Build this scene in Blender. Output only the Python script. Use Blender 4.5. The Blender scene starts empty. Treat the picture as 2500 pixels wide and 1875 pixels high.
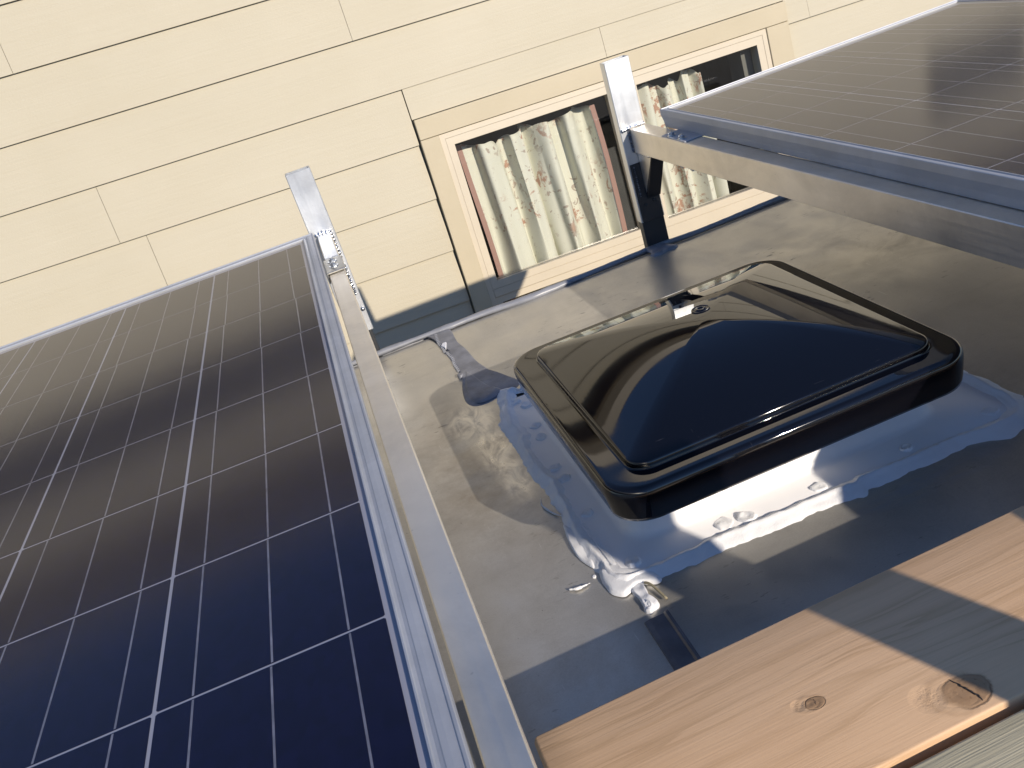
import bpy, math, random
from mathutils import Vector, Matrix, noise
random.seed(7)
R = math.radians
scene = bpy.context.scene
COL = scene.collection

# ------------------------------------------------------------------ camera
cam_d = bpy.data.cameras.new("camera")
cam = bpy.data.objects.new("camera", cam_d)
COL.objects.link(cam)
_r = [[0.9221438, -0.3673978, 0.1211182], [-0.2609867, -0.3597425, 0.8958076], [-0.2855464, -0.8576737, -0.4276203]]
_c = (0.0597103, -0.4960638, 0.3565522)
cam.matrix_world = Matrix(((_r[0][0], -_r[0][1], -_r[0][2], _c[0]), (_r[1][0], -_r[1][1], -_r[1][2], _c[1]),
                           (_r[2][0], -_r[2][1], -_r[2][2], _c[2]), (0, 0, 0, 1)))
cam_d.sensor_width = 36; cam_d.lens = 2198 / 2500 * 36
cam_d.clip_start = 0.01; cam_d.clip_end = 500
scene.camera = cam

# ------------------------------------------------------------------ light
SUN = Vector((0.905, -2.2, 1.0)).normalized()          # towards the sun
sun_d = bpy.data.lights.new("sun", 'SUN'); sun_d.energy = 4.9; sun_d.angle = R(0.53); sun_d.color = (1.0, 0.89, 0.745)
sun = bpy.data.objects.new("sun", sun_d); COL.objects.link(sun)
sun.rotation_euler = SUN.to_track_quat('Z', 'Y').to_euler(); sun.location = SUN * 20
world = bpy.data.worlds.new("World"); scene.world = world; world.use_nodes = True
wn = world.node_tree.nodes; wl = world.node_tree.links
sky = wn.new('ShaderNodeTexSky'); sky.sky_type = 'NISHITA'; sky.sun_disc = False
sky.sun_elevation = math.asin(SUN.z); sky.sun_rotation = math.atan2(SUN.x, SUN.y)
sky.air_density = 0.95; sky.dust_density = 0.0; sky.ozone_density = 4.5
tint = wn.new('ShaderNodeMix'); tint.data_type = 'RGBA'; tint.blend_type = 'MULTIPLY'; tint.inputs[0].default_value = 1.0   # camera white balance
wl.new(sky.outputs[0], tint.inputs[6]); tint.inputs[7].default_value = (1.02, .97, 1.02, 1)
wl.new(tint.outputs[2], wn['Background'].inputs[0]); wn['Background'].inputs[1].default_value = 0.15
scene.view_settings.view_transform = 'Standard'; scene.view_settings.look = 'None'
scene.view_settings.exposure = 0.0; scene.view_settings.gamma = 1.0
scene.view_settings.use_curve_mapping = False
scene.render.engine = 'CYCLES'
scene.cycles.max_bounces = 10; scene.cycles.transparent_max_bounces = 12
scene.cycles.caustics_reflective = False

# ------------------------------------------------------------------ materials
class NT:
    def __init__(s, name):
        s.m = bpy.data.materials.new(name); s.m.use_nodes = True
        s.n = s.m.node_tree.nodes; s.l = s.m.node_tree.links; s.p = s.n['Principled BSDF']; s.out = s.n['Material Output']
        s.co = s.n.new('ShaderNodeTexCoord').outputs['Object']
    def set(s, **k):
        for a, v in k.items():
            i = s.p.inputs[a.replace('_', ' ')]
            if hasattr(v, 'links'): s.l.new(v, i)
            else: i.default_value = (*v, 1) if isinstance(v, tuple) and len(v) == 3 else v
        return s
    def _in(s, sock, v):
        if hasattr(v, 'links'): s.l.new(v, sock)
        else: sock.default_value = (*v, 1) if isinstance(v, tuple) and len(v) == 3 and sock.type == 'RGBA' else v
    def math(s, op, a, b=0.0, c=0.0, clamp=False):
        n = s.n.new('ShaderNodeMath'); n.operation = op; n.use_clamp = clamp
        s._in(n.inputs[0], a); s._in(n.inputs[1], b)
        if op in ('MULTIPLY_ADD', 'COMPARE', 'SMOOTH_MIN'): s._in(n.inputs[2], c)
        return n.outputs[0]
    def vmap(s, scale=(1, 1, 1), loc=(0, 0, 0), rot=(0, 0, 0), vec=None):
        n = s.n.new('ShaderNodeMapping'); s.l.new(vec or s.co, n.inputs[0])
        n.inputs['Scale'].default_value = scale; n.inputs['Location'].default_value = loc; n.inputs['Rotation'].default_value = rot
        return n.outputs[0]
    def noise(s, scale, vec=None, detail=4, rough=.55, dist=0.0, out=0):
        n = s.n.new('ShaderNodeTexNoise'); s.l.new(vec or s.co, n.inputs['Vector'])
        n.inputs['Scale'].default_value = scale; n.inputs['Detail'].default_value = detail
        n.inputs['Roughness'].default_value = rough; n.inputs['Distortion'].default_value = dist
        return n.outputs[out]
    def ramp(s, v, stops, interp='LINEAR'):
        n = s.n.new('ShaderNodeValToRGB'); n.color_ramp.interpolation = interp; s._in(n.inputs[0], v)
        e = n.color_ramp.elements
        while len(e) < len(stops): e.new(0.5)
        for x, (p, c) in zip(e, stops):
            x.position = p; x.color = (*c, 1) if isinstance(c, tuple) else (c, c, c, 1)
        return n.outputs[0]
    def mix(s, f, a, b, blend='MIX'):
        n = s.n.new('ShaderNodeMix'); n.data_type = 'RGBA'; n.blend_type = blend
        s._in(n.inputs[0], f); s._in(n.inputs[6], a); s._in(n.inputs[7], b)
        return n.outputs[2]
    def bump(s, h, strength=.3, dist=.001, normal=None):
        n = s.n.new('ShaderNodeBump'); n.inputs['Strength'].default_value = strength; n.inputs['Distance'].default_value = dist
        s._in(n.inputs['Height'], h)
        if normal: s.l.new(normal, n.inputs['Normal'])
        return n.outputs[0]
    def sep(s, vec=None):
        n = s.n.new('ShaderNodeSeparateXYZ'); s.l.new(vec or s.co, n.inputs[0]); return n.outputs
    def dist(s, p, vec=None, sx=1, sy=1):
        x, y, z = s.sep(vec)
        dx = s.math('MULTIPLY', s.math('SUBTRACT', x, p[0]), sx); dy = s.math('MULTIPLY', s.math('SUBTRACT', y, p[1]), sy)
        return s.math('SQRT', s.math('ADD', s.math('MULTIPLY', dx, dx), s.math('MULTIPLY', dy, dy)))

M = {}
def simple(name, col, rough=.6, metal=0, bump=0, bscale=200, var=0.0, vscale=8, spec=.5, coat=0):
    t = NT(name)
    c = col
    if var:
        n = t.noise(vscale, detail=6)
        c = t.mix(t.ramp(n, [(.3, 0.0), (.7, 1.0)]), tuple(x * (1 - var) for x in col), tuple(min(1, x * (1 + var)) for x in col))
    t.set(Base_Color=c, Roughness=rough, Metallic=metal); t.p.inputs['Specular IOR Level'].default_value = spec
    t.p.inputs['Coat Weight'].default_value = coat
    if bump: t.set(Normal=t.bump(t.noise(bscale, detail=5), bump, .001))
    M[name] = t.m; return t

# painted lap siding
t = NT('siding_paint')
g = t.noise(1, t.vmap((3.0, 14, 60)), detail=8, rough=.65)
n2 = t.noise(2.2, detail=5)
c = t.mix(t.ramp(n2, [(.3, 0.0), (.7, 1.0)]), (.485, .438, .328), (.515, .467, .357))
spk = t.ramp(t.noise(26, detail=2), [(.80, 0.0), (.84, 1.0)])
c = t.mix(t.math('MULTIPLY', spk, .5), c, (.40, .33, .23))
c = t.mix(t.ramp(t.noise(1, t.vmap((1.2, 1, 9)), detail=5), [(.45, 0.0), (.8, .3)]), c, (.46, .405, .29))
t.set(Base_Color=c, Roughness=.62, Normal=t.bump(t.math('ADD', t.math('MULTIPLY', g, 1.0), t.math('MULTIPLY', t.noise(160), .25)), .35, .004))
M['siding'] = t.m
t = NT('casing_paint')
c = t.mix(t.ramp(t.noise(5, detail=6), [(.3, 0.0), (.7, 1.0)]), (.475, .41, .285), (.515, .445, .315))
t.set(Base_Color=c, Roughness=.6, Normal=t.bump(t.noise(1, t.vmap((30, 200, 200))), .2, .002)); M['casing'] = t.m
simple('vinyl', (.57, .50, .385), .38, var=.03)
simple('caulk_line', (.16, .12, .08), .8)
simple('black_gasket', (.02, .02, .022), .5)
simple('interior', (.05, .052, .055), .8, var=.2)
simple('inner_frame', (.12, .12, .105), .6)
simple('soffit', (.16, .12, .085), .8)
simple('fascia', (.34, .26, .22), .6)
simple('shingle', (.20, .165, .15), .9, var=.3, vscale=20, bump=.6)
simple('ground_mat', (.11, .105, .10), .9, var=.2, vscale=2, bump=.4)
simple('white_side', (.42, .42, .41), .4)

def glass_mat(name, rough, tint=(1, 1, 1), gain=1.0, bump=0.0, ior=1.5, dust=0.0):
    t = NT(name); t.n.remove(t.p)
    geo = t.n.new('ShaderNodeNewGeometry'); dt = t.n.new('ShaderNodeVectorMath'); dt.operation = 'DOT_PRODUCT'
    t.l.new(geo.outputs['Incoming'], dt.inputs[0]); t.l.new(geo.outputs['Normal'], dt.inputs[1])
    f0 = ((ior - 1) / (ior + 1)) ** 2
    fr = t.math('MULTIPLY_ADD', t.math('POWER', t.math('SUBTRACT', 1.0, t.math('ABSOLUTE', dt.outputs['Value']), clamp=True), 5.0), 1 - f0, f0)
    tr = t.n.new('ShaderNodeBsdfTransparent'); tr.inputs[0].default_value = (*tint, 1)
    gl = t.n.new('ShaderNodeBsdfAnisotropic' if False else 'ShaderNodeBsdfGlossy'); gl.inputs['Roughness'].default_value = rough
    mx = t.n.new('ShaderNodeMixShader'); 
    f = t.math('MULTIPLY', fr, gain, clamp=True)
    t.l.new(f, mx.inputs[0]); t.l.new(tr.outputs[0], mx.inputs[1]); t.l.new(gl.outputs[0], mx.inputs[2])
    if bump:
        b = t.bump(t.noise(900, detail=2), bump, .0004)
        t.l.new(b, gl.inputs['Normal'])
    sh = mx.outputs[0]
    if dust:
        df = t.n.new('ShaderNodeBsdfDiffuse'); df.inputs[0].default_value = (.55, .52, .48, 1)
        m2 = t.n.new('ShaderNodeMixShader')
        sp = t.ramp(t.noise(700, detail=1), [(.76, 0.0), (.80, 1.0)])
        big = t.ramp(t.noise(6, detail=6), [(.35, 0.2), (.75, 1.0)])
        sm = t.ramp(t.noise(70, detail=3), [(.74, 0.0), (.80, 1.0)])
        f2 = t.math('ADD', t.math('MULTIPLY', big, dust), t.math('ADD', t.math('MULTIPLY', sp, dust * 4), t.math('MULTIPLY', sm, dust * 3)))
        t.l.new(f2, m2.inputs[0]); t.l.new(sh, m2.inputs[1]); t.l.new(df.outputs[0], m2.inputs[2]); sh = m2.outputs[0]
    t.l.new(sh, t.out.inputs[0]); M[name] = t.m
glass_mat('window_glass', .0, (.98, .985, .98), 1.0)
glass_mat('solar_glass', .075, (.96, .97, .97), .97, bump=.12, ior=1.48, dust=.004)

# curtain with floral print
t = NT('curtain_cloth')
blot = t.noise(10, t.vmap((1, 1, 1)), detail=6, rough=.75, dist=.7)
clus = t.noise(3.6, t.vmap((1, 1, 1), loc=(3.1, 0, 7.2)), detail=2)
fl = t.math('MULTIPLY', t.ramp(blot, [(.555, 0.0), (.58, 1.0)]), t.ramp(clus, [(.50, 0.0), (.56, 1.0)]))
fl2 = t.math('MULTIPLY', t.ramp(t.noise(34, detail=3, dist=.8), [(.62, 0.0), (.64, 1.0)]), t.ramp(clus, [(.44, 0.0), (.52, .8)]))
c = t.mix(fl, (.64, .635, .54), (.42, .26, .19)); c = t.mix(fl2, c, (.34, .27, .22))
t.set(Base_Color=c, Roughness=.9, Normal=t.bump(t.noise(400), .2, .001)); M['curtain'] = t.m
simple('curtain_trim', (.36, .22, .185), .9)

# van roof: semi gloss old paint
t = NT('roof_paint')
big = t.noise(3.0, detail=6, rough=.6); st = t.noise(1, t.vmap((26, 5, 8), rot=(0, 0, R(8))), detail=7, rough=.6)
c = t.mix(t.ramp(big, [(.3, 0.0), (.7, 1.0)]), (.46, .435, .385), (.56, .53, .475))
c = t.mix(t.math('MULTIPLY', t.ramp(st, [(.40, 0.0), (.72, 1.0)]), .30), c, (.66, .63, .57))
# dried runs and specks
sp1 = t.noise(1, t.vmap((46, 150, 40), rot=(0, 0, R(9))), detail=2, rough=.5)
sp2 = t.noise(7, detail=2)
spk = t.math('MULTIPLY', t.ramp(sp1, [(.645, 0.0), (.69, 1.0)]), t.ramp(sp2, [(.50, 0.03), (.66, .8)]))
c = t.mix(t.math('MULTIPLY', spk, .8), c, (.12, .10, .075))
sp3 = t.ramp(t.noise(330, detail=1), [(.765, 0.0), (.79, 1.0)]); c = t.mix(t.math('MULTIPLY', sp3, .6), c, (.05, .045, .04))
sw = None
for i, (px, py, rx, ry) in enumerate([(.155, .80, .050, .085), (.165, .69, .036, .10), (.168, .60, .028, .09)]):
    d = t.dist((px, py), sx=1 / rx, sy=1 / ry)
    sw_i = t.ramp(d, [(.45, 1.0), (1.0, 0.0)])
    sw = sw_i if sw is None else t.math('MAXIMUM', sw, sw_i)
wsp = t.noise(22, t.vmap((1.6, .7, 1)), detail=7, rough=.65, dist=1.2)
swm = t.math('MULTIPLY', sw, t.ramp(wsp, [(.38, 0.0), (.60, .8)]))
st2 = t.ramp(t.noise(11, detail=8, rough=.72, dist=.6), [(.42, 0.0), (.66, .60)])
c = t.mix(t.math('MULTIPLY', st2, t.ramp(t.noise(2.6, t.vmap((1, 1, 1), loc=(4, 1, 0)), detail=3), [(.42, .12), (.6, 1.0)])), c, (.30, .28, .25))
dx = t.ramp(t.noise(1, t.vmap((5, 34, 10), rot=(0, 0, R(5))), detail=6, rough=.7), [(.54, 0.0), (.74, .35)])
c = t.mix(dx, c, (.34, .32, .28))
grit = t.ramp(t.noise(520, detail=3, rough=.7), [(.30, 0.0), (.72, 1.0)])
c = t.mix(t.math('MULTIPLY', grit, .22), c, (.80, .78, .72))
brn = t.math('MULTIPLY', t.ramp(t.dist((.13, .66), sx=1 / .13, sy=1 / .34), [(.35, 1.0), (1.0, 0.0)]), t.ramp(t.noise(9, t.vmap((1, 1, 1), loc=(7, 2, 0)), detail=7, rough=.7), [(.36, 0.0), (.62, .7)]))
c = t.mix(brn, c, (.30, .245, .185))
sc_ = t.ramp(t.noise(1, t.vmap((140, 9, 10), rot=(0, 0, R(52))), detail=3), [(.70, 0.0), (.73, .5)])
c = t.mix(sc_, c, (.75, .73, .68))
c = t.mix(swm, c, (.92, .86, .74))
smb = t.math('MULTIPLY', t.ramp(t.dist((.57, .245), sx=1 / .12, sy=1 / .022), [(.5, 1.0), (1.0, 0.0)]), t.ramp(t.noise(30, t.vmap((.5, 3, 1), rot=(0, 0, R(-6))), detail=5), [(.42, 0.0), (.62, .55)]))
c = t.mix(smb, c, (.42, .45, .52))
rg = t.ramp(t.noise(9, detail=7, rough=.65), [(.3, .27), (.7, .40)])
rg = t.mix(swm, rg, (.26, .26, .26)); rg = t.mix(spk, rg, (.7, .7, .7)); rg = t.mix(st2, rg, (.5, .5, .5))
t.set(Base_Color=c, Roughness=rg, Normal=t.bump(t.math('ADD', t.math('MULTIPLY', t.noise(1, t.vmap((60, 220, 60)), detail=5), .5), t.noise(420, detail=3)), .10, .0006))
t.set(Metallic=t.math('SUBTRACT', .62, t.math('MULTIPLY', swm, -.1), clamp=True))
M['roof'] = t.m
simple('roof_trim', (.26, .27, .30), .35, var=.15, vscale=30, bump=.3, bscale=80)
t = simple('grey_sealant', (.22, .225, .25), .5, var=.28, vscale=30, bump=.8, bscale=90)
t = NT('white_sealant')
c = t.mix(t.ramp(t.noise(30, detail=5), [(.35, 0.0), (.7, 1.0)]), (.82, .82, .83), (.88, .88, .88))
t.set(Base_Color=c, Roughness=.72, Specular_IOR_Level=.22, Normal=t.bump(t.math('ADD', t.noise(1, t.vmap((90, 60, 70)), detail=6, rough=.65, dist=.8), t.noise(700, detail=2)), .35, .0018)); M['sealant'] = t.m
simple('flange_plastic', (.88, .875, .88), .45, var=.03, spec=.4)
simple('seam_cap', (.13, .125, .135), .4, var=.25, vscale=40, bump=.4)
simple('thread', (.30, .26, .17), .7)

# black lid plastic
t = NT('lid_plastic')
sc = t.ramp(t.noise(1, t.vmap((18, 420, 20), rot=(0, 0, R(-17))), detail=3), [(.73, 0.0), (.755, 1.0)])
sc2 = t.ramp(t.noise(1, t.vmap((300, 16, 20), rot=(0, 0, R(38))), detail=3), [(.75, 0.0), (.77, 1.0)])
dust = t.ramp(t.noise(600, detail=1), [(.78, 0.0), (.81, 1.0)])
f = t.math('ADD', t.math('MULTIPLY', t.math('ADD', sc, sc2), .05), t.math('MULTIPLY', dust, .05), clamp=True)
t.set(Base_Color=t.mix(f, (.003, .003, .005), (.45, .45, .5)), Roughness=t.ramp(t.noise(9, detail=6), [(.4, .02), (.75, .07)]), IOR=1.56)
M['lid'] = t.m

# aluminium
def alu(name, col, rough, streak, bumpv=.12, sc=(4, 4, 160), metal=.93):
    t = NT(name)
    s1 = t.noise(1, t.vmap(sc), detail=6, rough=.6); s2 = t.noise(14, detail=6)
    rr = t.ramp(t.math('MULTIPLY_ADD', s1, .5, t.math('MULTIPLY', s2, .5)), [(.35, rough), (.65, rough + streak)])
    c = t.mix(t.ramp(s2, [(.3, 0.0), (.72, 1.0)]), tuple(x * .86 for x in col), col)
    spk = t.ramp(t.noise(120, detail=2), [(.72, 0.0), (.77, .5)])
    smg = t.ramp(t.noise(5, detail=7, rough=.7, dist=.5), [(.48, 0.0), (.66, .45)]); c = t.mix(smg, c, tuple(x * .62 for x in col))
    c = t.mix(spk, c, tuple(x * .55 for x in col))
    t.set(Base_Color=c, Roughness=rr, Metallic=metal, Normal=t.bump(t.math('ADD', s1, t.noise(300)), bumpv, .0006)); M[name] = t.m
alu('rail_alu', (.95, .89, .79), .32, .14, sc=(160, 4, 160), metal=.84)
alu('post_alu', (.84, .86, .88), .34, .14, sc=(160, 160, 4), metal=.84)
alu('frame_alu', (.52, .54, .58), .45, .12, sc=(60, 60, 60), metal=.4)
alu('clip_alu', (.55, .54, .50), .36, .15, sc=(50, 50, 50))
simple('weld', (.75, .76, .78), .22, metal=1, bump=.8, bscale=300)
simple('bolt_steel', (.55, .57, .6), .3, metal=1)
simple('dark_steel', (.03, .032, .036), .38, bump=.15, bscale=120, spec=.6)
simple('gusset_dark', (.035, .03, .028), .5)

# solar cells
t = NT('solar_cell')
v = t.n.new('ShaderNodeTexVoronoi'); v.inputs['Scale'].default_value = 130; t.l.new(t.co, v.inputs['Vector'])
x, y, z = t.sep()
fing = t.ramp(t.math('ABSOLUTE', t.math('SUBTRACT', t.math('FRACT', t.math('MULTIPLY', x, 1 / .0022)), .5)), [(.40, 0.0), (.46, 1.0)])
c = t.mix(v.outputs['Color'], (.0035, .003, .018), (.0055, .005, .030)); c = t.mix(t.math('MULTIPLY', fing, .0), c, (.1, .1, .14))
t.set(Base_Color=c, Roughness=.4, Specular_IOR_Level=.1); M['cell'] = t.m
simple('backsheet', (.37, .37, .44), .6, spec=.2)
simple('busbar', (.19, .19, .24), .42, spec=.3, var=.35, vscale=60)

# lumber
def wood(name, knots, ca, cb, cc, seed, rough=.62, bmp=.35):
    t = NT(name)
    x, y, z = t.sep()
    warp = None
    for (kx, ky, r, a) in knots:
        d = t.dist((kx, ky), sx=1 / (r * 2.8), sy=1 / r)
        e = t.math('MULTIPLY', t.math('EXPONENT', t.math('MULTIPLY', t.math('MULTIPLY', d, d), -.55)), a)
        sg = t.math('TANH', t.math('MULTIPLY', t.math('SUBTRACT', y, ky), 1.2 / r))
        e = t.math('MULTIPLY', e, sg)
        warp = e if warp is None else t.math('ADD', warp, e)
    wob = t.math('MULTIPLY', t.math('SUBTRACT', t.noise(1, t.vmap((3.2, 5, 5), loc=(seed, seed, 0)), detail=3), .5), .055)
    yy = t.math('ADD', y, wob)
    if warp is not None: yy = t.math('SUBTRACT', yy, warp)
    comb = t.n.new('ShaderNodeCombineXYZ'); t._in(comb.inputs[0], t.math('MULTIPLY', x, .035)); t._in(comb.inputs[1], yy); t._in(comb.inputs[2], z)
    v = comb.outputs[0]
    ring = t.noise(62, v, detail=2, rough=.4)
    fine = t.noise(1, t.vmap((14, 520, 520), loc=(seed, 0, 0)), detail=5, dist=.4)
    blot = t.noise(1, t.vmap((7, 16, 10), loc=(0, seed, 0)), detail=6, rough=.6)
    col = t.mix(t.ramp(ring, [(.36, 0.0), (.50, .35), (.585, 1.0), (.60, .15)]), ca, cb)
    col = t.mix(t.ramp(blot, [(.35, 0.0), (.75, .55)]), col, cc)
    col = t.mix(t.math('MULTIPLY', t.ramp(fine, [(.3, 1.0), (.6, 0.0)]), .16), col, tuple(q * .6 for q in ca))
    h = t.math('ADD', t.math('MULTIPLY', fine, .5), t.math('MULTIPLY', ring, .6))
    for (kx, ky, r, a) in knots:
        vv = t.noise(34, detail=5, rough=.65)
        wv = t.math('MULTIPLY', t.math('SUBTRACT', vv, .5), .75)
        d = t.math('ADD', t.dist((kx, ky), sx=1 / (r * 1.2), sy=1 / (r * .92)), wv)
        dl = t.math('ADD', t.dist((kx - r * .5, ky + r * .1), sx=1 / (r * 1.75), sy=1 / (r * 1.25)), wv)
        rings = t.math('ABSOLUTE', t.math('SINE', t.math('MULTIPLY', d, 9)))
        kc = t.mix(t.math('MULTIPLY', rings, .4), (.27, .165, .09), (.37, .235, .135))
        kc = t.mix(t.ramp(t.noise(260, detail=2), [(.62, 0.0), (.70, .7)]), kc, (.16, .09, .045))
        # growth rings sweeping round the knot
        ripple = t.math('ABSOLUTE', t.math('SINE', t.math('MULTIPLY', dl, 6.5)))
        col = t.mix(t.math('MULTIPLY', t.math('POWER', ripple, 6.0), t.ramp(dl, [(.5, .55), (1.0, 0.0)])), col, (.40, .24, .13))
        col = t.mix(t.ramp(dl, [(.45, .45), (1.0, 0.0)]), col, (.55, .365, .215))
        col = t.mix(t.ramp(d, [(.62, .85), (.95, 0.0)]), col, kc)
        side = t.ramp(t.noise(1, t.vmap((1 / (r * 3), 1 / (r * 3), 1), loc=(kx * 9, 2, 0)), detail=1), [(.42, 0.0), (.60, 1.0)])
        edge = t.math('MULTIPLY', t.ramp(d, [(.70, 0.0), (.80, 1.0), (.90, 0.0)]), side)
        col = t.mix(t.math('MULTIPLY', edge, .8), col, (.13, .07, .035))
        tear = t.math('MULTIPLY', t.ramp(t.dist((kx - r * 1.5, ky + r * .45), sx=1 / (r * .75), sy=1 / (r * .75)), [(.4, 1.0), (1.0, 0.0)]), t.noise(230, detail=4, rough=.8))
        h = t.math('SUBTRACT', t.math('SUBTRACT', h, t.math('MULTIPLY', edge, 1.5)), t.math('MULTIPLY', tear, 4.0))
        h = t.math('ADD', h, t.math('MULTIPLY', ripple, t.ramp(dl, [(.5, .8), (1.0, 0.0)])))
    t.set(Base_Color=col, Roughness=rough, Normal=t.bump(h, bmp, .0012)); t.p.inputs['Specular IOR Level'].default_value = .3
    M[name] = t.m
KN = [(.2139, -.0925, .0085, .020), (.3130, -.1425, .0190, .036)]
wood('fir_board', KN, (.72, .475, .285), (.57, .365, .205), (.76, .53, .335), 3.3)
wood('treated_board', [], (.60, .53, .36), (.50, .44, .29), (.66, .60, .43), 9.1, rough=.8, bmp=.9)

# ------------------------------------------------------------------ mesh helpers
def mesh_obj(name, verts, faces, mat, parent=None, smooth=False, loc=None, rot=None):
    me = bpy.data.meshes.new(name); me.from_pydata([tuple(v) for v in verts], [], faces); me.update()
    if mat: me.materials.append(M[mat] if isinstance(mat, str) else mat)
    if smooth:
        for p in me.polygons: p.use_smooth = True
    o = bpy.data.objects.new(name, me); COL.objects.link(o)
    if parent: o.parent = parent
    if loc: o.location = loc
    if rot: o.rotation_euler = rot
    return o
class MB:
    def __init__(s): s.v = []; s.f = []
    def add(s, vs, fs):
        k = len(s.v); s.v += [tuple(v) for v in vs]; s.f += [[i + k for i in f] for f in fs]; return s
    def box(s, a, b, bev=0.0):
        x0, y0, z0 = a; x1, y1, z1 = b
        if bev <= 0:
            vs = [(x0, y0, z0), (x1, y0, z0), (x1, y1, z0), (x0, y1, z0), (x0, y0, z1), (x1, y0, z1), (x1, y1, z1), (x0, y1, z1)]
            return s.add(vs, [(0, 3, 2, 1), (4, 5, 6, 7), (0, 1, 5, 4), (1, 2, 6, 5), (2, 3, 7, 6), (3, 0, 4, 7)])
        e = bev; vs = []
        lo = (x0, y0, z0); hi = (x1, y1, z1)
        # 24 vertex chamfered box
        idx = {}
        for sx in (0, 1):
            for sy in (0, 1):
                for sz in (0, 1):
                    c = [hi[0] if sx else lo[0], hi[1] if sy else lo[1], hi[2] if sz else lo[2]]
                    d = [-e if sx else e, -e if sy else e, -e if sz else e]
                    for ax in range(3):
                        q = [c[i] + (0 if i == ax else d[i]) for i in range(3)]
                        idx[(sx, sy, sz, ax)] = len(vs); vs.append(q)
        fs = []
        for ax in range(3):
            o1, o2 = (ax + 1) % 3, (ax + 2) % 3
            for sd in (0, 1):
                def K(a_, b_):
                    k = [0, 0, 0]; k[ax] = sd; k[o1] = a_; k[o2] = b_; return idx[(*k, ax)]
                f = [K(0, 0), K(1, 0), K(1, 1), K(0, 1)]
                fs.append(f if sd else f[::-1])
        for ax in range(3):
            o1, o2 = (ax + 1) % 3, (ax + 2) % 3
            for a_ in (0, 1):
                for b_ in (0, 1):
                    def K(t_, fx):
                        k = [0, 0, 0]; k[ax] = t_; k[o1] = a_; k[o2] = b_; return idx[(*k, fx)]
                    fs.append([K(0, o1), K(1, o1), K(1, o2), K(0, o2)])
        for sx in (0, 1):
            for sy in (0, 1):
                for sz in (0, 1): fs.append([idx[(sx, sy, sz, 0)], idx[(sx, sy, sz, 1)], idx[(sx, sy, sz, 2)]])
        return s.add(vs, fs)
    def obj(s, name, mat, parent=None, smooth=False, loc=None, rot=None, fix=True):
        o = mesh_obj(name, s.v, s.f, mat, parent, smooth, loc, rot)
        if fix: recalc(o.data)
        return o
import bmesh
def recalc(me):
    bm = bmesh.new(); bm.from_mesh(me); bmesh.ops.recalc_face_normals(bm, faces=bm.faces); bm.to_mesh(me); bm.free()
def empty(name, loc=(0, 0, 0), label=None, cat=None, group=None):
    o = bpy.data.objects.new(name, None); COL.objects.link(o); o.location = loc; o.empty_display_size = .05
    tag(o, label, cat, group); return o
def tag(o, label=None, cat=None, group=None, kind=None):
    if label: o['label'] = label
    if cat: o['category'] = cat
    if group: o['group'] = group
    if kind: o['kind'] = kind
    return o
def box(name, a, b, mat, parent=None, bev=0.0):
    return MB().box(a, b, bev).obj(name, mat, parent)
def tube(path, rad, seg=8, jitter=0.0, seed=0, caps=True):
    vs = []; fs = []
    n = len(path)
    for i, p in enumerate(path):
        p = Vector(p); t = (Vector(path[min(i + 1, n - 1)]) - Vector(path[max(i - 1, 0)])).normalized()
        u = t.cross(Vector((0, 0, 1)));
        if u.length < .01: u = t.cross(Vector((0, 1, 0)))
        u.normalize(); w = u.cross(t)
        r = rad[i] if isinstance(rad, (list, tuple)) else rad
        for k in range(seg):
            a = 2 * math.pi * k / seg
            rr = r * (1 + jitter * noise.noise(Vector((p.x * 60 + seed, p.y * 60 + k * .7, p.z * 60))))
            vs.append(p + (u * math.cos(a) + w * math.sin(a)) * rr)
    for i in range(n - 1):
        for k in range(seg):
            fs.append((i * seg + k, i * seg + (k + 1) % seg, (i + 1) * seg + (k + 1) % seg, (i + 1) * seg + k))
    if caps: fs.append(tuple(range(seg))[::-1]); fs.append(tuple((n - 1) * seg + k for k in range(seg)))
    return vs, fs
def smooth_path(pts, sub=6):
    out = []
    P = [Vector(p) for p in pts]
    for i in range(len(P) - 1):
        p0 = P[max(i - 1, 0)]; p1 = P[i]; p2 = P[i + 1]; p3 = P[min(i + 2, len(P) - 1)]
        for k in range(sub):
            t = k / sub
            out.append(.5 * ((2 * p1) + (p2 - p0) * t + (2 * p0 - 5 * p1 + 4 * p2 - p3) * t * t + (3 * p1 - p0 - 3 * p2 + p3) * t ** 3))
    out.append(P[-1]); return out
def resample(pts, n, closed=False):
    P = [Vector((*p, 0)) if len(p) == 2 else Vector(p) for p in pts]
    if closed: P = P + [P[0]]
    L = [0]
    for i in range(1, len(P)): L.append(L[-1] + (P[i] - P[i - 1]).length)
    out = []; j = 0
    m = n if closed else n - 1
    for k in range(n):
        s = L[-1] * k / m
        while j < len(P) - 2 and L[j + 1] < s: j += 1
        seg = L[j + 1] - L[j]; out.append(P[j].lerp(P[j + 1], (s - L[j]) / seg if seg > 1e-9 else 0))
    return out
def rrect(x0, y0, x1, y1, r, n=8):
    pts = []
    for cx, cy, a0 in ((x1 - r, y1 - r, 0), (x0 + r, y1 - r, 90), (x0 + r, y0 + r, 180), (x1 - r, y0 + r, 270)):
        for k in range(n + 1):
            a = R(a0 + 90 * k / n); pts.append((cx + r * math.cos(a), cy + r * math.sin(a)))
    return pts
def loft(rings, cap_top=False, cap_bot=False):
    vs = []; fs = []; n = len(rings[0])
    for r in rings: vs += [tuple(p) for p in r]
    for i in range(len(rings) - 1):
        for k in range(n): fs.append((i * n + k, i * n + (k + 1) % n, (i + 1) * n + (k + 1) % n, (i + 1) * n + k))
    if cap_bot: fs.append(tuple(range(n))[::-1])
    if cap_top: fs.append(tuple((len(rings) - 1) * n + k for k in range(n)))
    return vs, fs

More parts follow.
